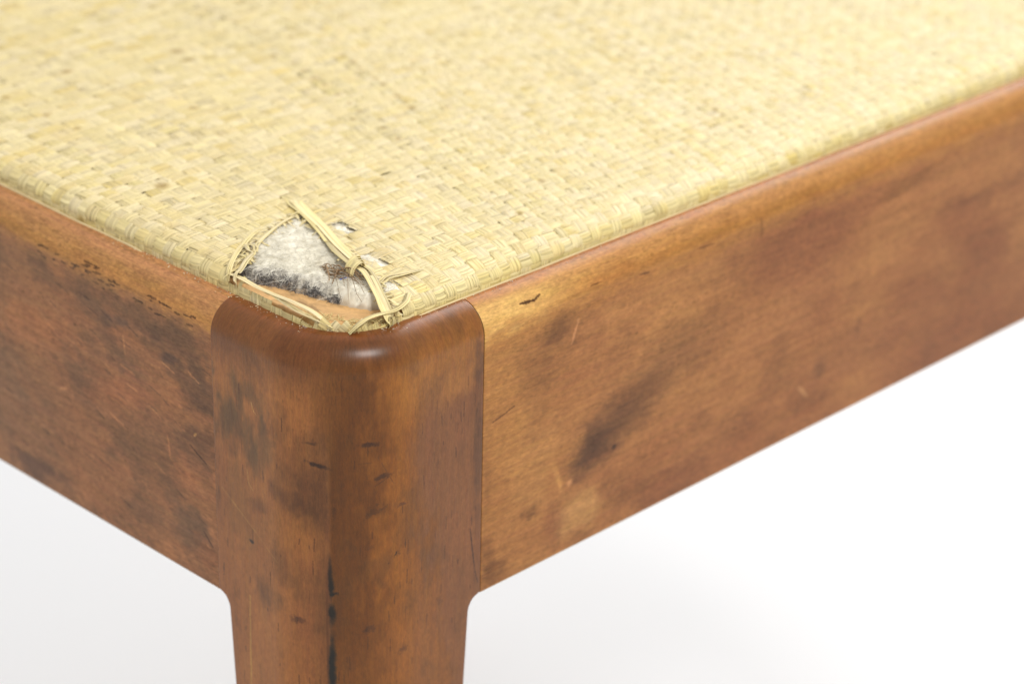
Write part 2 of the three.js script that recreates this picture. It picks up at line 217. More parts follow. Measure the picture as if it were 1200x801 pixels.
// rail section (inset from the outer face, y, unfolded v)
const RO = 6, YF = 2 - RO;
const SEC = []; { SEC.push([20, 0.8, -2], [9.5, 1.75, 0.4], [7.5, 1.98, 2.2]); for (let i = 0; i <= 14; i++) { const a = i / 14 * Math.PI / 2; SEC.push([RO - RO * Math.sin(a), 2 - RO + RO * Math.cos(a), 3.7 + a * RO]); }
  for (let i = 1; i <= 12; i++) SEC.push([0, YF - i * ((59.5 + YF) / 12), fv(YF - i * ((59.5 + YF) / 12))]); for (let i = 1; i <= 5; i++) { const a = i / 5 * Math.PI / 2; SEC.push([0.5 - 0.5 * Math.cos(a), -59.5 - 0.5 * Math.sin(a), 68.7 + a]); } SEC.push([20, -60, 72]); }
function railGeo(s0, s1, place) {
  const ring = [...SEC, [20, 0.8, 80]], N = 60, e = 0.2;
  const st = [s0, s0 + e]; for (let i = 1; i < N; i++) st.push(s0 + e + (s1 - s0 - 2 * e) * i / N); st.push(s1 - e, s1);
  const g = grid(ring.length - 1, st.length - 1, (i, j) => { const [q, y, v] = ring[i], end = (j === 0 || j === st.length - 1) ? 0.14 : 0, wob = 0.12 * fbm(st[j] * 0.02 + i * 0.01, y * 0.03, 2); return { p: place(st[j], q + end + wob * ss(9, 0, q), y - end * (q > 3 ? 1 : 0.2)), uv: [st[j] / 230, v / RV] }; });
  const cap = []; for (const s of [s0, s1]) { const sh = []; const idx = []; for (const [q, y] of SEC) sh.push(...place(s, q + 0.14, y).map((k) => k * MM)); for (let i = 1; i < SEC.length - 1; i++) idx.push(0, i, i + 1); cap.push(geo(sh, SEC.flatMap(([q, , v]) => [s0 / 230, v / RV]), null, idx)); }
  return mergeGeometries([g, ...cap]);
}
mesh('rail', railGeo(W0 + GAP, LX - W0 - GAP, (s, q, y) => [s, y, -q]), M.railRight, stool, T).userData.label = 'right rail with a pale rubbed upper edge';
mesh('rail', railGeo(W0 + GAP - 0.5, LZ - W0 - GAP, (s, q, y) => [q, y, -s]), M.railLeft, stool, T).userData.label = 'darker left rail with scuffed upper edge';
mesh('rail', railGeo(W0 + GAP, LX - W0 - GAP, (s, q, y) => [s, y, -LZ + q]), M.railRight, stool, T);
mesh('rail', railGeo(W0 + GAP, LZ - W0 - GAP, (s, q, y) => [LX - q, y, -s]), M.railLeft, stool, T);

// corner legs
const RC = 19.5;
function legWidth(y) {
  if (y >= -59.5) return W0; const r = 3.4, k = -59.5 - y;
  const f = k < r ? W0 - Math.sqrt(Math.max(0, r * r - (r - k) * (r - k))) * 0.92 : W0 - 0.92 * r; return f - Math.min(k > 1 ? (k - 1) * 0.062 : 0, 12.5);
}
function legGeo() {
  const rows = [[20, 0.8, -2], [9.5, 1.75, 0.4], [7.5, 1.98, 2.2]]; for (let i = 0; i <= 14; i++) { const a = i / 14 * Math.PI / 2; rows.push([RO - RO * Math.sin(a), 2 - RO + RO * Math.cos(a), 3.7 + a * RO]); }
  for (let i = 1; i <= 12; i++) rows.push([0, YF - i * (59.4 + YF) / 12, 0]); for (const k of [0.08, 0.25, 0.5, 0.8, 1.2, 1.7, 2.2, 2.7, 3.2, 5, 8, 12, 18, 26, 36, 50, 70, 100, 150, 200, 260, 320, 378, 379.4]) rows.push([k > 379 ? 0.8 : 0, -60 - k, 0]); rows.push([6, -440, 0]);
  const NS = 8, NA = 28, e = 0.3;
  const g = [];
  const path = (d, w) => {
    const L = []; L.push([d + 0.22, -w, 0], [d + 0.06, -(w - 0.09), 0.1], [d, -(w - e), e]); for (let i = 1; i <= NS; i++) { const z = (w - e) + (RC - w + e) * i / NS; L.push([d, -z, W0 - z]); }
    const r = RC - d; for (let i = 1; i < NA; i++) { const a = i / NA * Math.PI / 2; L.push([RC - r * Math.cos(a), -RC + r * Math.sin(a), W0 - RC + (27 - W0 + 2 * RC) / (Math.PI / 2) * a]); }
    for (let i = 0; i <= NS; i++) { const x = RC + (w - e - RC) * i / NS; L.push([x, -d, 27 + x]); } L.push([w - 0.09, -d - 0.06, 63.3], [w, -d - 0.22, 63.4], [w, -w, 64]); return L;
  };
  const n = path(0, W0).length;
  const proud = -0.1;
  return grid(n, rows.length - 1, (i, j) => { const [d, y, v] = rows[j], w = legWidth(y), q = path(d + proud, w)[i % n]; return { p: [q[0], y + (d > 0 && j < 17 ? 0.06 : 0), q[1]], uv: [q[2] / 63.6, (v || fv(y)) / 92] }; }, true);
}
{
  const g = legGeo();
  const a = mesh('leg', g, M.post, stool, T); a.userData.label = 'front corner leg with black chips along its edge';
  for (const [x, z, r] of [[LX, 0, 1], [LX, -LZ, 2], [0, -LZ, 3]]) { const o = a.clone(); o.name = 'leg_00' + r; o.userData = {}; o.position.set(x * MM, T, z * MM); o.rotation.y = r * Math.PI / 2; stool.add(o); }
}

// ------------------------------------------------------------------ seat surface: flat cloth coordinates (a, b) -> edge-wrapped surface
const B0 = 9.35, RHO = 13, YB = -1.2;
function table(wx, hy, h) {                          // arclength table of wall + quarter ellipse
  const wall = h - hy - YB, pts = [[0, 0, YB], [wall, 0, h - hy]]; let s = wall, px = 0, py = h - hy; const N = 40;
  for (let i = 1; i <= N; i++) { const a = i / N * Math.PI / 2, x = wx * (1 - Math.cos(a)), y = h - hy + hy * Math.sin(a); s += Math.hypot(x - px, y - py); px = x; py = y; pts.push([s, x, y]); }
  return { pts, S: s, off: s - wx };
}
const TABS = []; for (let k = 0; k <= 8; k++) { const f = k / 8; TABS.push(table(mix(3.8, 9.5, f), mix(2.6, 3.0, f), 4.05)); }
function lookup(tb, d) {
  const s = d + tb.off, p = tb.pts; if (s <= 0) return [0, YB + s, 0]; if (s >= tb.S) return [d, p[p.length - 1][2], 1];
  let lo = 0, hi = p.length - 1; while (hi - lo > 1) { const m = (lo + hi) >> 1; if (p[m][0] > s) hi = m; else lo = m; }
  const t = (s - p[lo][0]) / (p[hi][0] - p[lo][0]), dx = p[hi][1] - p[lo][1], dy = p[hi][2] - p[lo][2]; return [mix(p[lo][1], p[hi][1], t), mix(p[lo][2], p[hi][2], t), dx / Math.hypot(dx, dy)];
}
const SX = LX + 6, SZ = LZ + 6, HX = SX / 2, HZ = SZ / 2;
function seat(a, b, off) {                           // -> [x, y, z] mm, plus d on seat.d
  const fx = a > HX, fb = b > HZ, A = fx ? SX - a : a, Bb = fb ? SZ - b : b, C = B0 + RHO; let d, qx, qb, nx, nb;
  if (A < C && Bb < C) { const ux = A - C, ub = Bb - C, l = Math.hypot(ux, ub) || 1e-6; nx = ux / l; nb = ub / l; d = RHO - l; qx = C + nx * RHO; qb = C + nb * RHO; }
  else if (A < Bb) { nx = -1; nb = 0; d = A - B0; qx = B0; qb = Bb; } else { nx = 0; nb = -1; d = Bb - B0; qx = A; qb = B0; }
  const f = nb * nb * 8, k = Math.min(7, Math.floor(f)), l0 = lookup(TABS[k], d), l1 = lookup(TABS[k + 1], d), t = f - k;
  const ins = mix(l0[0], l1[0], t), fl = mix(l0[2], l1[2], t), wl = Math.sqrt(Math.max(0, 1 - fl * fl));
  let y = mix(l0[1], l1[1], t); if (d > 0) y += 2.2 * (1 - Math.exp(-d / 60)) + 0.35 * fbm(a * 0.03, b * 0.03, 2) * ss(0, 14, d);
  let x = qx - nx * ins + nx * wl * off, bb = qb - nb * ins + nb * wl * off; y += fl * off; seat.d = d; seat.y = y;
  if (d > 13.5) { x = A; bb = Bb; }
  return [fx ? SX - x : x, y, -(fb ? SZ - bb : bb)];
}
// the tear in the cover, in cloth coordinates
const TEAR = [[-4, 44], [5, 42], [11, 41.4], [16.4, 44.6], [19, 47.3], [25.3, 49.2], [31.6, 51.2], [36.2, 52.6], [35.6, 46], [32, 36], [29.6, 28], [27.8, 22], [24.6, 15], [22.5, 9], [20, -4], [-4, -4]];
const SLITS = [[[37.2, 43.6], [39.2, 43.2], [37.4, 35.5], [35.0, 34.2]], [[31.2, 29.4], [33.6, 28.6], [33, 23.2], [30.6, 23.8]], [[26.2, 17.8], [29.2, 17.2], [28, 13.8], [25.2, 14.4]], [[24, 11.6], [26.2, 11.4], [25.6, 9.6], [23.6, 9.8]], [[14.2, 45.6], [16.6, 47], [17.6, 46.2], [15, 44.6]]];
function inPoly(P, x, y) { let c = false; for (let i = 0, j = P.length - 1; i < P.length; j = i++) { const [xi, yi] = P[i], [xj, yj] = P[j]; if ((yi > y) !== (yj > y) && x < (xj - xi) * (y - yi) / (yj - yi) + xi) c = !c; } return c; }

// strand centre lines, a little irregular
const PX = 2.95; function centres(n, seed, f = () => 1) { const r = rng(seed), c = []; let x = 2.2; for (let i = 0; i < n; i++) { const w = PX * (0.86 + 0.3 * r()) * f(x); c.push([x + w / 2, w]); x += w; } return c; }
const NXS = 96, NZS = 89, XS = centres(NZS, 11), ZS = centres(NXS, 23, (x) => 1.04 - 0.14 * ss(4, 14, x) * (1 - ss(60, 80, x)));   // XS: strands running along x, spread over b; ZS: strands running along b, spread over x
const XEND = ZS[NXS - 1][0] + 1.6, ZEND = XS[NZS - 1][0] + 1.6, AMP = 0.145;
const SMALL = [[63.3, 54.3, 2.4, 1], [26.1, 82.6, 1.5, 2], [84.7, 32.1, 0.9, 2], [69.5, 23.5, 0.8, 2], [78.6, 83, 0.8, 2], [78.7, 143.9, 1.3, 2], [104.4, 133.2, 1, 2], [76.9, 137.4, 1.2, 2], [7, 87.4, 1.1, 2], [58, 112, 1, 2], [52, 150, 1.2, 2], [120, 100, 0.9, 2]];
{ const r = rng(61); for (const [x0, b0, b1] of [[57, 68, 132], [66, 80, 120], [130, 22, 96], [24, 120, 180]]) for (let b = b0; b < b1; b += 2.6 + 6 * r()) SMALL.push([x0 + 0.33 * ss(6, 72, x0) * Math.min(b, 120) + 1.4, b, 0.45 + 0.5 * r(), 2]); }
const cellHash = (i, j, k) => { let h = Math.imul(i + 101, 374761393) ^ Math.imul(j + 57, 668265263) ^ Math.imul(k + 3, 2147483647 - 58); h = Math.imul(h ^ (h >>> 13), 1274126177); return ((h ^ (h >>> 16)) >>> 0) / 4294967296; };
const STRAW = [0.77, 0.655, 0.395];
const shear = (x, b) => { const k = 0.33 * ss(6, 72, x), q = Math.min(b, 190); return q < 110 ? k * q : k * (110 + (q - 110) * (1 - (q - 110) / 160)); };
const stretch = (x, b) => 1 + (shear(x + 1, b) - shear(x - 1, b)) / 2;
function strandGeo(dir, idx) {                       // dir 0: runs along x; 1: runs along b
  const own = dir ? ZS[idx] : XS[idx], cross = dir ? XS : ZS.map(([x, w]) => [x + shear(x, XS[idx][0]), w]), nC = cross.length, r = rng(1000 + dir * 500 + idx), P = [], U = [], C = [], I = [];
  const near = idx < 38 ? 2 : idx < 64 ? 1 : 0, NSUB = [4, 5, 7][near], NA = [4, 5, 8][near], vo = r() * 10, uo = r() * 40, tint = (r() - 0.5) * 0.12, warm = (r() - 0.5) * 0.1;
  let wid = own[1] * (0.98 + 0.09 * r()); const dark = dir && [57, 66, 130, 20].some((x) => Math.abs(own[0] - x) < 1.4) ? 1 : 0; if (dark) wid *= 0.74;
  const ridge = []; for (let k = 0; k <= NA; k++) ridge.push((r() - 0.5) * 0.11); const split = r() < 0.55 ? 1 + Math.floor(r() * (NA - 1)) : -1, ph = r() * 50;
  // stations: from past the edge to the end of the close weave
  const st = []; const first = cross[0][0]; let s0 = -6.4;
  for (let s = s0; s < first - 0.2; s += 0.7) st.push([s, -1, 0]);
  for (let i = 0; i < nC - 1; i++) for (let k = 0; k < NSUB; k++) st.push([mix(cross[i][0], cross[i + 1][0], k / NSUB), i, k / NSUB]); st.push([cross[nC - 1][0], nC - 1, 0]);
  const gone = new Uint8Array(st.length);
  for (let j = 0; j < st.length; j++) {
    const [s, i, t] = st[j]; let wave;
    if (i < 0) wave = ((idx & 1) ? 1 : -1) * Math.cos(Math.PI * (first - s) / PX);
    else wave = (((i + idx + dir) & 1) ? 1 : -1) * Math.cos(Math.PI * t);
    const wv = Math.sign(wave) * Math.pow(Math.abs(wave), 0.7), ci = i < 0 ? -1 - Math.round((first - s) / PX) : (t > 0.5 ? i + 1 : i);
    const h = cellHash(ci, idx, dir), h2 = cellHash(ci, idx, dir + 7), wob = 0.34 * vn(s * 0.11 + ph, idx * 3.7) + 0.12 * vn(s * 0.4 + ph, 5);
    const sh = dir ? shear(own[0], s) : 0, hw = wid * 0.5 * (dir ? stretch(own[0], s) : 1) * (1 + 0.09 * wv + 0.1 * vn(s * 0.16 + ph, 9.5)), amp = AMP * (0.9 + 0.5 * (h2 - 0.5));
    const cell = 1 + 0.07 * (h - 0.5) + tint * 0.5 + 0.03 * vn(s * 0.5 + ph, 3), tan = ss(0.74, 1, h2) * 0.8, alongN = fbm(s * 0.05 + ph, idx * 1.7, 2);
    for (let k = 0; k <= NA; k++) {
      const q = k / NA * 2 - 1, c = own[0] + sh + wob + q * hw; let off = amp * wv - 0.11 * Math.pow(Math.abs(q), 3.2) + ridge[k] * (1 - q * q * 0.7) + 0.05 * vn(s * 1.3 + ph, k * 2.1);
      if (k === split) off -= 0.16;
      const p = dir ? seat(c, s, off) : seat(s, c, off); P.push(p[0] * MM, p[1] * MM, p[2] * MM);
      if (k === 0) { const d = seat.d; seat.dd = d; }
      U.push(s + uo, vo + (q + 1) * hw);
      let m = cell * (1 - (k === split ? 0.12 : 0)), g = 1, bl = 1; g -= 0.06 * tan + 0.02 * warm + 0.03 * (0.5 - h); bl -= 0.26 * tan + 0.2 * (0.5 - h) + 0.35 * warm + 0.14 * alongN + dark * 0.05; m -= 0.05 * tan + dark * 0.05;
      const ax = dir ? c : s, bx = dir ? s : c; for (const [sx, sb, sr, kind] of SMALL) { const dd = Math.hypot(ax - sx, bx - sb) / sr; if (kind === 2 && dd < 1.5) { const w = 1 - ss(0.3, 1.5, dd); m *= 1 - 0.45 * w; bl *= 1 - 0.45 * w; g *= 1 - 0.16 * w; } }
      if (bx < 10.5 || ax < 9) { const w = (ax < bx ? 0.5 : 0.8) * 0.12; bl -= w; }
      C.push(STRAW[0] * m, STRAW[1] * m * g, STRAW[2] * m * bl);
    }
    const a = dir ? own[0] + sh + wob : s, b = dir ? s : own[0] + wob, p = seat(a, b, 0);
    if (seat.d < -6.6) gone[j] = 1;
    const ja = a + 0.7 * vn(idx * 7.7, s * 0.3), jb = b + 0.7 * vn(idx * 5.1 + 9, s * 0.3); const corner = a + b < 44;
    const keep = 2.35 + 0.5 * vn(idx * 3.3, 7) - (corner ? ss(44, 20, a + b) * 1.5 : 0);
    if (inPoly(TEAR, ja, jb) && p[1] > keep) gone[j] = 1;
    for (const q of SLITS) if (inPoly(q, ja, jb)) gone[j] = 1;
    for (const [sx, sb, sr, kind] of SMALL) if (kind === 1 && dir === 1 && Math.hypot(a - sx, (b - sb) * 0.6) < sr) gone[j] = 1;
  }
  for (let j = 0; j < st.length - 1; j++) { if (gone[j] || gone[j + 1]) continue; for (let k = 0; k < NA; k++) { const a = j * (NA + 1) + k, c = a + NA + 1; if (dir) I.push(a, a + 1, c + 1, a, c + 1, c); else I.push(a, c + 1, a + 1, a, c, c + 1); } }
  return compact(P, U, C, I);
}
function compact(P, U, C, I) {                       // drops unused vertices
  const map = new Map(), p = [], u = [], c = [], ix = []; for (const i of I) { let k = map.get(i); if (k === undefined) { k = map.size; map.set(i, k); p.push(P[3 * i], P[3 * i + 1], P[3 * i + 2]); u.push(U[2 * i], U[2 * i + 1]); c.push(C[3 * i], C[3 * i + 1], C[3 * i + 2]); } ix.push(k); }
  return geo(p, u, c, ix);
}
const OFF = [-3 * MM, T + 2 * MM, 2.95 * MM];
const cover = new THREE.Group(); cover.name = 'seat_cover'; cover.position.set(...OFF); stool.add(cover); cover.userData.label = 'plain woven straw coloured seat cover of flat raffia strands';
for (let i = 0; i < NZS; i++) mesh('raffia_strand', strandGeo(0, i), M.raffia, cover);
for (let i = 0; i < NXS; i++) mesh('raffia_strand', strandGeo(1, i), M.raffia, cover);
// the rest of the weave, past the edge of the picture, as one mass
{
  const sheets = []; const lay = (a0, a1, b0, b1) => { const na = Math.round((a1 - a0) / 1.67), nb = Math.round((b1 - b0) / 1.67); sheets.push(grid(na, nb, (i, j) => { const a = mix(a0, a1, i / na), b = mix(b0, b1, j / nb), m = 0.95 + 0.1 * (((i >> 1) + (j >> 1)) & 1) + 0.05 * vn(i, j), w = 0.25 * Math.cos(i * 1.57) * Math.cos(j * 1.57); return { p: seat(a, b, w - 0.1), uv: [a, b], c: [STRAW[0] * m, STRAW[1] * m, STRAW[2] * m] }; })); };
  lay(XEND, SX + 6, -6, ZEND + 2); lay(-6, SX + 6, ZEND, SZ + 6);
  mesh('woven_field', mergeGeometries(sheets), M.raffia, cover).userData.kind = 'stuff';
}

// ------------------------------------------------------------------ what the tear shows: board, wadding, lint, horsehair
const padding = [[13.4, 42.9], [12.3, 39.8], [13.9, 37.6], [15.6, 33.5], [17.1, 28.2], [18.2, 23.4], [19.4, 18.7], [21.2, 14.8], [24.7, 12.8], [27, 8]];
function edgeDist(a, b) {                            // signed distance past the wadding's torn edge (positive: under the wadding)
  let best = 1e9, sg = 1; for (let i = 0; i < padding.length - 1; i++) { const [x0, y0] = padding[i], [x1, y1] = padding[i + 1], ex = x1 - x0, ey = y1 - y0, t = clamp(((a - x0) * ex + (b - y0) * ey) / (ex * ex + ey * ey)), dx = a - x0 - ex * t, dy = b - y0 - ey * t, l = Math.hypot(dx, dy); if (l < best) { best = l; sg = (ex * dy - ey * dx) > 0 ? 1 : -1; } }
  return best * sg;
}
const cav = (a, b) => { const x = a - 25.6, y = b - 28.6, u = x * 0.55 + y * 0.84, v = -x * 0.84 + y * 0.55; return Math.exp(-(u * u / 14 + v * v / 7.5)); };
function wadY(a, b) {
  const d = edgeDist(a, b); if (d < -0.9 || b < 9.9 || a < 9.9) return -7.5; const up = ss(-0.6, 2.4, d + 0.5 * vn(a * 0.9, b * 0.9)); const base = seat(a, b, 0)[1];
  const t = 0.9 + (base - 0.45 - 0.9) * up - 0.3 * up * (inPoly(TEAR, a, b) || SLITS.some((q) => inPoly(q, a, b)) ? 0 : 1) + up * (0.9 * fbm(a * 0.24, b * 0.24, 3) + 0.16 * fbm(a * 1.3, b * 1.3, 3)) - 2.3 * cav(a, b) + 0.2 * Math.exp(-((a - 23) ** 2 + (b - 17.5) ** 2) / 14) + 0.5 * Math.exp(-((a - 29) ** 2 + (b - 42) ** 2) / 40); return t;
}
{
  // seat board with the corner rounded in plan; its upper face is grained
  const n = 120, g = grid(n, 120, (i, j) => { const A = 8.6 + (i / n) * 46, Bq = 8.6 + (j / 120) * 60; const p = seat(Math.max(A, B0), Math.max(Bq, B0), 0); let x = A, b = Bq; const C = B0 + RHO - 0.4; if (x < C && b < C) { const l = Math.hypot(x - C, b - C), R = RHO - 0.1; const m = Math.max(Math.abs(x - C), Math.abs(b - C)); const k = l > 1e-6 ? Math.min(1, m / (C - 8.6)) * R / l : 0; if (l > 1e-6) { x = C + (x - C) * k; b = C + (b - C) * k; } }
    const edge = Math.min(1, Math.min(i, j) / 5), y = 1.25 + 0.14 * fbm(x * 0.25, b * 1.2, 3) - 2.4 * (1 - ss(0, 1, edge)) * 1 + 0.05 * vn(x * 4, b * 4);
    const gr = fbm(x * 0.9 + b * 0.55, b * 0.09 - x * 0.14, 4), dk = ss(0.2, 0.5, fbm(x * 0.5 + 3, b * 0.2, 3)), e = 1 - ss(0.3, 1, edge), m = 1 + 0.34 * gr + 0.12 * vn(x * 4 + b * 2.4, b * 0.8 - x * 1.2) - 0.4 * dk - 0.35 * e * (0.5 + 0.5 * vn(x * 3, b * 3)); return { p: [x, y, -b], c: [0.60 * m, 0.355 * m, 0.145 * m * (1 - 0.2 * e)] }; });
  const rest = grid(8, 8, (i, j) => ({ p: [mix(30, LX - 11, i / 8), 0.4, -mix(30, LZ - 11, j / 8)], c: [0.5, 0.34, 0.16] }));
  mesh('seat_board', mergeGeometries([g, rest]), M.board, stool, 0); stool.children.at(-1).position.set(...OFF); stool.children.at(-1).userData.label = 'pale bare wooden seat board showing inside the tear';
  // wadding sheet: fine inside the tear, coarse under the rest of the cover
  const wa = 200, wb = 240, fine = grid(wa, wb, (i, j) => {
    const a = 10.5 + i / wa * 37, b = 7.5 + j / wb * 48; const y = wadY(a, b), d = edgeDist(a, b), C = B0 + RHO;
    const cv = cav(a, b), lint = ss(34, 44, b + a) , n = fbm(a * 0.5, b * 0.5, 3), gn = fbm(a * 1.6, b * 1.6, 3);
    let c = [0.84, 0.79, 0.66]; const m = 1 + 0.12 * n + 0.1 * gn; c = c.map((k) => k * m); const bl = (to, w) => { c = c.map((k, q) => mix(k, to[q], clamp(w))); };
    bl([0.62, 0.54, 0.38], ss(0.05, 0.4, -n) * 0.35); const along = ss(21, 26, b) * (1 - ss(42, 44.5, b));
    bl([0.22, 0.195, 0.17], along * (1 - ss(1.0, 2.6, d + 2.6 * gn + 2.2 * n - 0.9 * ss(30, 41, b))) * 0.6); bl([0.40, 0.37, 0.32], along * (1 - ss(2.5, 6, d + 2 * n)) * 0.35);
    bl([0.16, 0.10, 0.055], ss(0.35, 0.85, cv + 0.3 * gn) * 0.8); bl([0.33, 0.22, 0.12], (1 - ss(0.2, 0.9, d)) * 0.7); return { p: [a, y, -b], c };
  });
  const rg = []; for (const [a0, a1, b0, b1] of [[46.5, 300, 11, 56], [11, 300, 54.5, 275]]) rg.push(grid(60, 60, (i, j) => { const a = mix(a0, a1, i / 60), b = mix(b0, b1, j / 60), p = seat(a, b, -0.55); return { p, c: [0.74, 0.62, 0.38] }; }));
  const wall = []; for (const side of [0, 1]) wall.push(grid(6, 120, (i, j) => { const s = 9 + j * 2.4, e = -5.6 + i * 3.2 + (side ? B0 : B0) - 1; const p = side ? seat(s < 40 ? 40 + s * 0.1 : s, e, -0.95) : seat(e, s < 52 ? 52 + s * 0.1 : s, -0.95); return { p, c: [0.55, 0.46, 0.28] }; }));
  const w = mesh('padding', mergeGeometries([fine, ...rg, ...wall]), M.wad, stool, 0); w.position.set(...OFF); w.userData.label = 'off white cotton wadding bulging out of the tear';
  // thin fibres
  function fibres(name, count, seed, pick, colour, len, thick, lift, label) {
    const r = rng(seed), P = [], U = [], C = [], I = []; let made = 0;
    for (let tries = 0; made < count && tries < count * 30; tries++) {
      const q = pick(r); if (!q) continue; made++; let [a, b] = q, ang = q[2] ?? r() * 6.283, y = (q[3] ?? wadY(a, b)) + 0.05; const n = 5, L = len * (0.5 + r()), c = colour(r), bend = (r() - 0.5) * (name === 'grey_lint' ? 7 : name === 'cotton_fibre' ? 3 : 1.5), top = lift * r(), base = P.length / 3, th = thick * (0.7 + 0.6 * r());
      for (let k = 0; k <= n; k++) { const t = k / n, yy = (q[3] !== undefined ? y : Math.max(y, wadY(a, b) + 0.04)) + top * Math.sin(Math.PI * t); const w = th * (1 - 0.6 * t), ca = Math.cos(ang), sa = Math.sin(ang);
        for (let m = 0; m < 3; m++) { const h = m * 2.094; P.push((a - sa * w * Math.cos(h)) * MM, (yy + w * Math.sin(h)) * MM, -(b + ca * w * Math.cos(h)) * MM); U.push(0, 0); C.push(...c); }
        a += ca * L / n; b += sa * L / n; ang += bend / n + (r() - 0.5) * 0.4; if (k < n) for (let m = 0; m < 3; m++) { const A = base + k * 3 + m, Bv = base + k * 3 + (m + 1) % 3; I.push(A, Bv, Bv + 3, A, Bv + 3, A + 3); } }
    }
    const o = mesh(name, geo(P, U, C, I), M.fibre, w); if (count > 40) o.userData.kind = 'stuff'; if (label) o.userData.label = label; return o;
  }
  const inTear = (a, b) => inPoly(TEAR, a, b) || SLITS.some((q) => inPoly(q, a, b));
  fibres('cotton_fibre', 1500, 31, (r) => { const a = 11 + r() * 30, b = 8 + r() * 46; return inTear(a, b) && edgeDist(a, b) > 0.6 && cav(a, b) < 0.6 ? [a, b] : null; }, (r) => { const m = 0.8 + 0.2 * r(); return [0.86 * m, 0.81 * m, 0.68 * m]; }, 3.2, 0.035, 0.55);
  fibres('grey_lint', 1300, 32, (r) => { const a = 11 + r() * 12, b = 21 + r() * 24, d = edgeDist(a, b); return d > -0.2 && d < 0.7 + 2.6 * r() * r() * ss(20, 40, b) && a > 11.6 && vn(a * 0.7, b * 0.7) + 0.7 > r() ? [a, b] : null; }, (r) => { const m = 0.06 + 0.2 * r() * r() + (r() < 0.35 ? 0.3 : 0); return [m * 1.1, m * 1.0, m * 0.92]; }, 0.75, 0.045, 0.3, 'dark grey lint along the edge of the wadding');
  const curls = fibres('horsehair_fibre', 26, 33, (r) => { const t = r(); return [mix(24.5, 27.2, r()), mix(33, 26.5, t), -2.0 + (r() - 0.5) * 0.9]; }, (r) => { const m = 0.5 + 0.7 * r(); return [0.42 * m, 0.26 * m, 0.13 * m]; }, 8, 0.13, 2.2, 'loose brown hair fibres in a hollow of the wadding');
  fibres('horsehair_fibre', 16, 35, (r) => [mix(22.5, 24.5, r()), mix(32, 23, r()), -1.3 + (r() - 0.5) * 0.7], (r) => { const m = 0.6 + 0.6 * r(); return [0.34 * m, 0.21 * m, 0.1 * m]; }, 7, 0.075, 0.8);
  fibres('straw_fuzz', 260, 36, (r) => { const t = r(), a = mix(10.2, 20, t), b = t < 0.5 ? mix(22, 11.5, t * 2) : mix(11.5, 9.9, t * 2 - 1); return [a + r() * 1.4, b + r() * 1.6, r() * 6.28, 0.3 + r() * 1.1]; }, (r) => { const m = 0.75 + 0.35 * r(); return [0.74 * m, 0.6 * m, 0.27 * m]; }, 2.0, 0.07, 0.6);
  const bt = new THREE.TubeGeometry(new THREE.CatmullRomCurve3([[22.9, 3.6, -25.1], [23.7, 4.0, -24.4], [24.3, 3.95, -23.8], [24.9, 3.6, -23]].map((p) => new THREE.Vector3(...p.map((k) => k * MM)))), 12, 0.00016, 6); mesh('blue_thread', bt, M.blue, w);
}

// loose strands across the tear: ribbons along a path (mm), made of several side-by-side flat fibres
function ribbon(path, width, seed, { fibresN = 4, fray = 0, tone = 1, taper = 0.15, thick = 0.15, N = 36 } = {}) {
  const r = rng(seed), crv = new THREE.CatmullRomCurve3(path.map(([a, y, b]) => new THREE.Vector3(a, y, -b)), false, 'centripetal'), parts = [];
  for (let f = 0; f < fibresN; f++) {
    const lane = ((f + 0.5) / fibresN * 2 - 1) * width / 2, w = width / fibresN * (1.0 + 0.5 * r()), P = [], U = [], C = [], I = [], vo = r() * 10, ph = r() * 30, tn = tone * (0.92 + 0.16 * r()), lift = (r() - 0.3) * 0.14, yel = 0.85 + 0.25 * r(), early = r() < 0.3 ? 0.55 + 0.35 * r() : 1, flip = r() < 0.5; let last = crv.getPoint(flip ? 1 - early : early).addScaledVector(new THREE.Vector3(0, 1, 0), 0).toArray().map((k) => k * MM);
    for (let j = 0; j <= N; j++) {
      const t = j / N, c = crv.getPoint(t), tg = crv.getTangent(t), side = new THREE.Vector3(-tg.z, 0, tg.x); if (side.lengthSq() < 1e-4) side.set(1, 0, 0); side.normalize(); const up = new THREE.Vector3().crossVectors(side, tg).normalize(); if (up.y < 0) up.negate();
      if (f && early < 1 && (flip ? t < 1 - early : t > early)) { for (let k = 0; k <= 6; k++) { P.push(...last); U.push(0, vo); C.push(STRAW[0], STRAW[1], STRAW[2]); } continue; }
      const spread = 1 + fray * t * t * 2 + 0.26 * vn(t * 6, ph), l = lane * spread * (1 - taper * ss(0.7, 1, t)) + fray * t * 0.6 * vn(t * 4 + ph, f * 3.1), up0 = lift + fray * t * 0.7 * vn(t * 3, ph + f) - 0.12 * (lane / (width / 2)) ** 2;
      for (let k = 0; k <= 6; k++) { const a = k / 6 * Math.PI * 2, p = c.clone().addScaledVector(side, l + Math.cos(a) * w / 2).addScaledVector(up, up0 + Math.sin(a) * thick / 2); P.push(p.x * MM, p.y * MM, p.z * MM); U.push(t * 40 + vo * 3, vo + k / 6 * w); const m = tn * (1 + 0.07 * vn(t * 9, ph + k)); C.push(STRAW[0] * m, STRAW[1] * m * 1.0, STRAW[2] * m * yel); }
    }
    for (let j = 0; j < N; j++) for (let k = 0; k < 6; k++) { const a = j * 7 + k, c = a + 7; I.push(a, a + 1, c + 1, a, c + 1, c); } parts.push(geo(P, U, C, I));
  }
  return mergeGeometries(parts);
}
const loose = (path0, w, seed, o, path = path0.map(([a, y, b]) => [a, y > 4 ? y - 0.8 * Math.min(1, (y - 4) * 1.2) : y, b])) => mesh('loose_strand', ribbon(path, w, seed, o), M.raffia, cover);
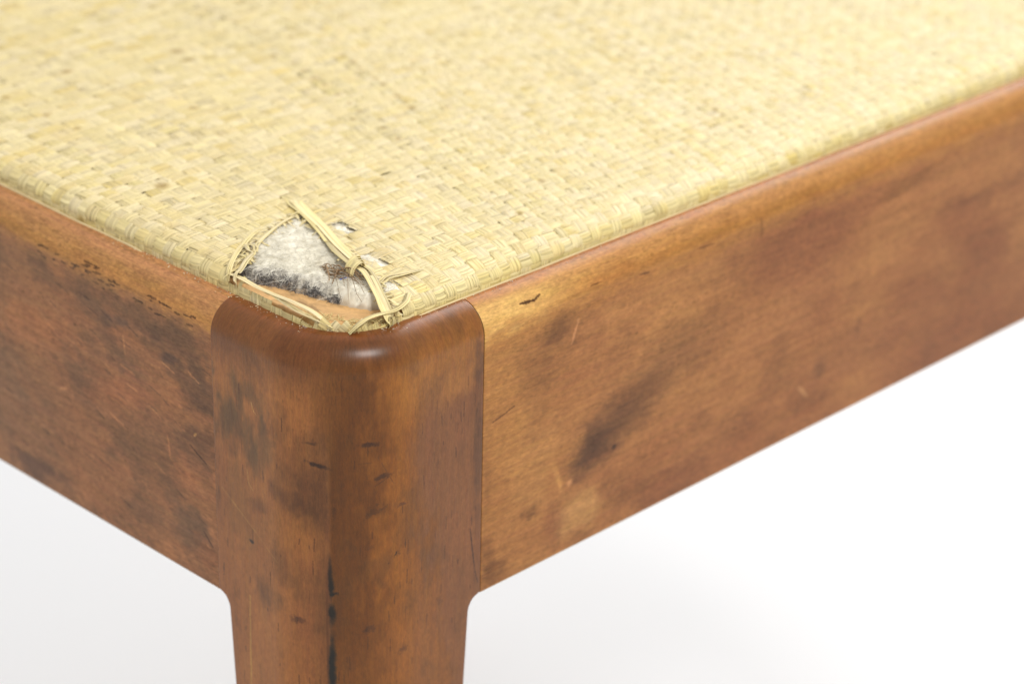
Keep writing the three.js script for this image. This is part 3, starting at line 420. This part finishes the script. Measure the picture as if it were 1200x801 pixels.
loose([[41.6, 4.2, 61.5], [40.6, 5.6, 59], [38.4, 6.2, 54.5], [34.8, 6.3, 45], [30.6, 6.2, 34.6], [27.9, 6.0, 26]], 3.0, 201, { fibresN: 5, tone: 1.08 });
loose([[40, 4.3, 58.5], [39, 5.6, 56], [36.3, 6.1, 50], [33.0, 6.0, 41.5], [29.4, 5.9, 33.6], [27.2, 5.7, 26]], 1.3, 207, { fibresN: 2, tone: 0.95 });
loose([[27.6, 5.8, 25.4], [26.3, 6.5, 21.6], [23.4, 5.9, 15.6], [21.5, 4.4, 11.5], [20.9, 2.2, 9.4], [21.0, -0.2, 9.0]], 2.3, 202, { fibresN: 4, tone: 1.08 });
loose([[27.2, 5.5, 26.4], [25.6, 6.0, 20.2], [22.4, 5.0, 13.8], [20.4, 3.0, 11.0]], 0.5, 208, { fibresN: 1, tone: 0.92 });
// the knot where the pulled strands are gathered
for (let k = 0; k < 4; k++) { const t = k * 0.62; loose([[29.9 - t * 0.75, 5.3, 27.0 - t * 1.5], [29.2 - t * 0.75, 6.9, 26.9 - t * 1.5], [27.6 - t * 0.75, 7.1, 26.6 - t * 1.5], [26.2 - t * 0.75, 6.2, 26.4 - t * 1.5], [25.7 - t * 0.75, 5.2, 26.3 - t * 1.5]], 0.85, 210 + k, { fibresN: 2 }); }
// cross strands that still reach the pulled strand from the right
loose([[38, 4.2, 17.2], [35.5, 5.2, 17.2], [31.5, 5.6, 17.4], [28.6, 5.6, 18.2], [25.6, 5.0, 17.4]], 1.3, 221, { fibresN: 3, fray: 0.2 });
// strands from the left wall across the torn edge
loose([[9.2, 2.2, 41.6], [9.8, 4.8, 41.8], [13.2, 5.6, 44.4], [18, 5.6, 47.8], [24.6, 5.7, 51.2], [29, 4.3, 52.4]], 0.95, 230, { fibresN: 3 });
loose([[16.6, 5.6, 43.0], [20.4, 6.0, 45.9], [26, 6.1, 48.6], [33, 6.0, 51.2], [38, 5.2, 52.2], [40, 4.2, 52.6]], 0.9, 231, { fibresN: 3 });
loose([[9.3, 1.6, 39.0], [9.5, 4.0, 39.2], [11.2, 5.2, 40.0], [14.4, 5.6, 42.0], [17.6, 5.6, 43.6]], 0.95, 232, { fibresN: 3, tone: 0.97 });
loose([[17.3, 5.4, 47.2], [18.6, 6.2, 46.4], [18.9, 6.3, 44.8], [18.0, 5.7, 43.6]], 1.0, 233, { fibresN: 3, tone: 0.86 });
loose([[18.9, 5.6, 46.6], [17.6, 6.5, 45.9], [17.0, 6.2, 44.6], [17.8, 5.4, 43.9]], 0.8, 234, { fibresN: 2, tone: 0.8 });
// the frayed rim over the left wall, running down into the corner
loose([[9.9, 3.6, 41.0], [9.7, 3.75, 37.6], [9.5, 3.6, 33], [9.7, 3.5, 28.4], [10.3, 3.4, 24], [11.0, 2.7, 19.0], [11.6, 1.2, 15.4]], 1.05, 240, { fibresN: 3, fray: 0.25 });
for (let k = 0; k < 6; k++) { const r = rng(300 + k), u = () => (r() - 0.5); loose([[9.4 + u() * 0.4, 3.3 + u() * 0.3, 31 - k * 0.8], [9.5 + u() * 0.6, 3.2 + u() * 0.5, 27 + u()], [9.7 + u() * 0.7, 2.7 + u() * 0.7, 22 + u()], [10.7 + u() * 0.6, 1.6 + u() * 0.8, 18 + u()], [11.6 + u() * 0.8, 0.7 + u() * 0.5, 15.2 + u() * 2]], 0.24 + 0.2 * r(), 310 + k, { fibresN: 1, thick: 0.16 }); }
// front rim loop
loose([[13.3, 0.1, 11.9], [15.0, 1.6, 11.2], [17.2, 2.5, 10.7], [19.8, 2.8, 10.0], [22.2, 3.0, 9.2], [25, 3.6, 9.4], [27.6, 4.6, 11.2]], 1.25, 250, { fibresN: 3, tone: 1.0 });
loose([[20.9, 0.2, 8.9], [20.5, 1.4, 9.0], [20.9, 2.0, 9.1], [21.4, 1.3, 8.9], [21.2, 0.3, 8.8]], 0.5, 251, { fibresN: 2, tone: 0.6 });
{
  const r = rng(900), parts = []; for (let k = 0; k < TEAR.length - 3; k++) { const [x0, y0] = TEAR[k], [x1, y1] = TEAR[k + 1], L = Math.hypot(x1 - x0, y1 - y0); if (x0 < 8 && x1 < 8) continue;
    for (let q = 0; q < L * 1.1; q++) { const t = r(), a = mix(x0, x1, t), b = mix(y0, y1, t), dir = r() < 0.5, l = 0.8 + r() * 2.6, dx = dir ? -l : (r() - 0.5) * 1.2, db = dir ? (r() - 0.5) * 1.2 : -l, h = seat(a, b, 0)[1]; if (a < 10 || b < 10) continue;
      parts.push(ribbon([[a - dx * 0.5, h + 0.15, b - db * 0.5], [a, h + 0.3 + 0.3 * r(), b], [a + dx * 0.6, h + 0.1 + 0.7 * (r() - 0.4), b + db * 0.6], [a + dx, h - 0.3 + 0.9 * (r() - 0.5), b + db]], 0.18 + 0.35 * r(), 901 + k * 40 + q, { fibresN: 1, thick: 0.14, tone: 0.85 + 0.3 * r(), taper: 0.8, N: 10 })); } }
  mesh('frayed_straw', mergeGeometries(parts), M.raffia, cover).userData.kind = 'stuff';
}
{ // short hairs standing off the weave, and dust along the foot of the cover
  const r = rng(950), P = [], U = [], C = [], I = [];
  for (let q = 0; q < 420; q++) { let a = 10 + 110 * r() * r(), b = 10 + 110 * r() * r(); if (inPoly(TEAR, a, b)) continue; const L = 0.8 + 2.4 * r(), th = 0.03 + 0.05 * r(), lift = 0.25 + 0.7 * r(), m = 0.85 + 0.3 * r(); let ang = r() * 6.283; const base = P.length / 3;
    for (let k = 0; k <= 4; k++) { const y = seat(a, b, 0)[1] + 0.24 + lift * Math.sin(k / 4 * 2.2), w = th * (1 - 0.2 * k); for (let h = 0; h < 3; h++) { const t = h * 2.094; P.push((a - Math.sin(ang) * w * Math.cos(t)) * MM, (y + w * Math.sin(t)) * MM, -(b + Math.cos(ang) * w * Math.cos(t)) * MM); U.push(a, b); C.push(STRAW[0] * m * 1.05, STRAW[1] * m, STRAW[2] * m * 0.9); } a += Math.cos(ang) * L / 4; b += Math.sin(ang) * L / 4; ang += (r() - 0.5) * 0.8;
      if (k < 4) for (let h = 0; h < 3; h++) { const A = base + k * 3 + h, B = base + k * 3 + (h + 1) % 3; I.push(A, B, B + 3, A, B + 3, A + 3); } } }
  mesh('loose_fibre', geo(P, U, C, I), M.fibre, cover).userData.kind = 'stuff';
  const dust = []; for (let q = 0; q < 240; q++) { const t = r(), along = 16 + 60 * t * t, side = r() < 0.5, d = 6.1 - 2.2 * r() * r(), s = 0.05 + 0.09 * r(), y = 2 - 6 + Math.sqrt(Math.max(0, 36 - (6 - d) ** 2)); let x = side ? along : d, b = side ? d : along; if (x < RC && b < RC) { const l = Math.hypot(x - RC, b - RC), k = (RC - d) / l; x = RC + (x - RC) * k; b = RC + (b - RC) * k; }
    const g = new THREE.TetrahedronGeometry(s * MM * 1.4); g.rotateX(r() * 6); g.rotateY(r() * 6); g.translate(x * MM, (y + s * 0.4) * MM, -b * MM); const n = g.attributes.position.count, c = r() < 0.6 ? [0.7, 0.6, 0.4] : [0.45, 0.4, 0.34]; g.setAttribute('color', new THREE.Float32BufferAttribute(Array.from({ length: n * 3 }, (_, i) => c[i % 3]), 3)); dust.push(g); }
  mesh('dust', mergeGeometries(dust), M.fibre, stool, T).userData.kind = 'stuff';
}
// narrow hem cord along the foot of the cover
{
  const hem = (name, pts, rr, seed) => { const c = new THREE.CatmullRomCurve3(pts.map((p) => new THREE.Vector3(p[0] * MM, p[1] * MM, -p[2] * MM)), false, 'centripetal'), g = new THREE.TubeGeometry(c, 260, rr * MM, 7), n = g.attributes.position.count, C = []; for (let i = 0; i < n; i++) { const m = 0.96 + 0.08 * vn(i * 0.05, seed); C.push(0.66 * m, 0.52 * m, 0.28 * m); } g.setAttribute('color', new THREE.Float32BufferAttribute(C, 3)); mesh(name, g, M.fibre, cover); };
  const R = []; for (let x = 24; x <= 300; x += 6) R.push([x, (x < 25 ? -0.7 : -0.12) + 0.1 * vn(x * 0.06, 3), 9.0 + 0.12 * vn(x * 0.1, 1)]); hem('hem_cord', R, 0.3, 2);
  const L = []; for (let z = 46; z <= 280; z += 6) L.push([9.0 + 0.12 * vn(z * 0.1, 8), (z < 70 ? -0.7 : 0) + 0.1 * vn(z * 0.06, 6), z]); hem('hem_cord', L, 0.3, 9);
}

renderer.render(scene, camera);
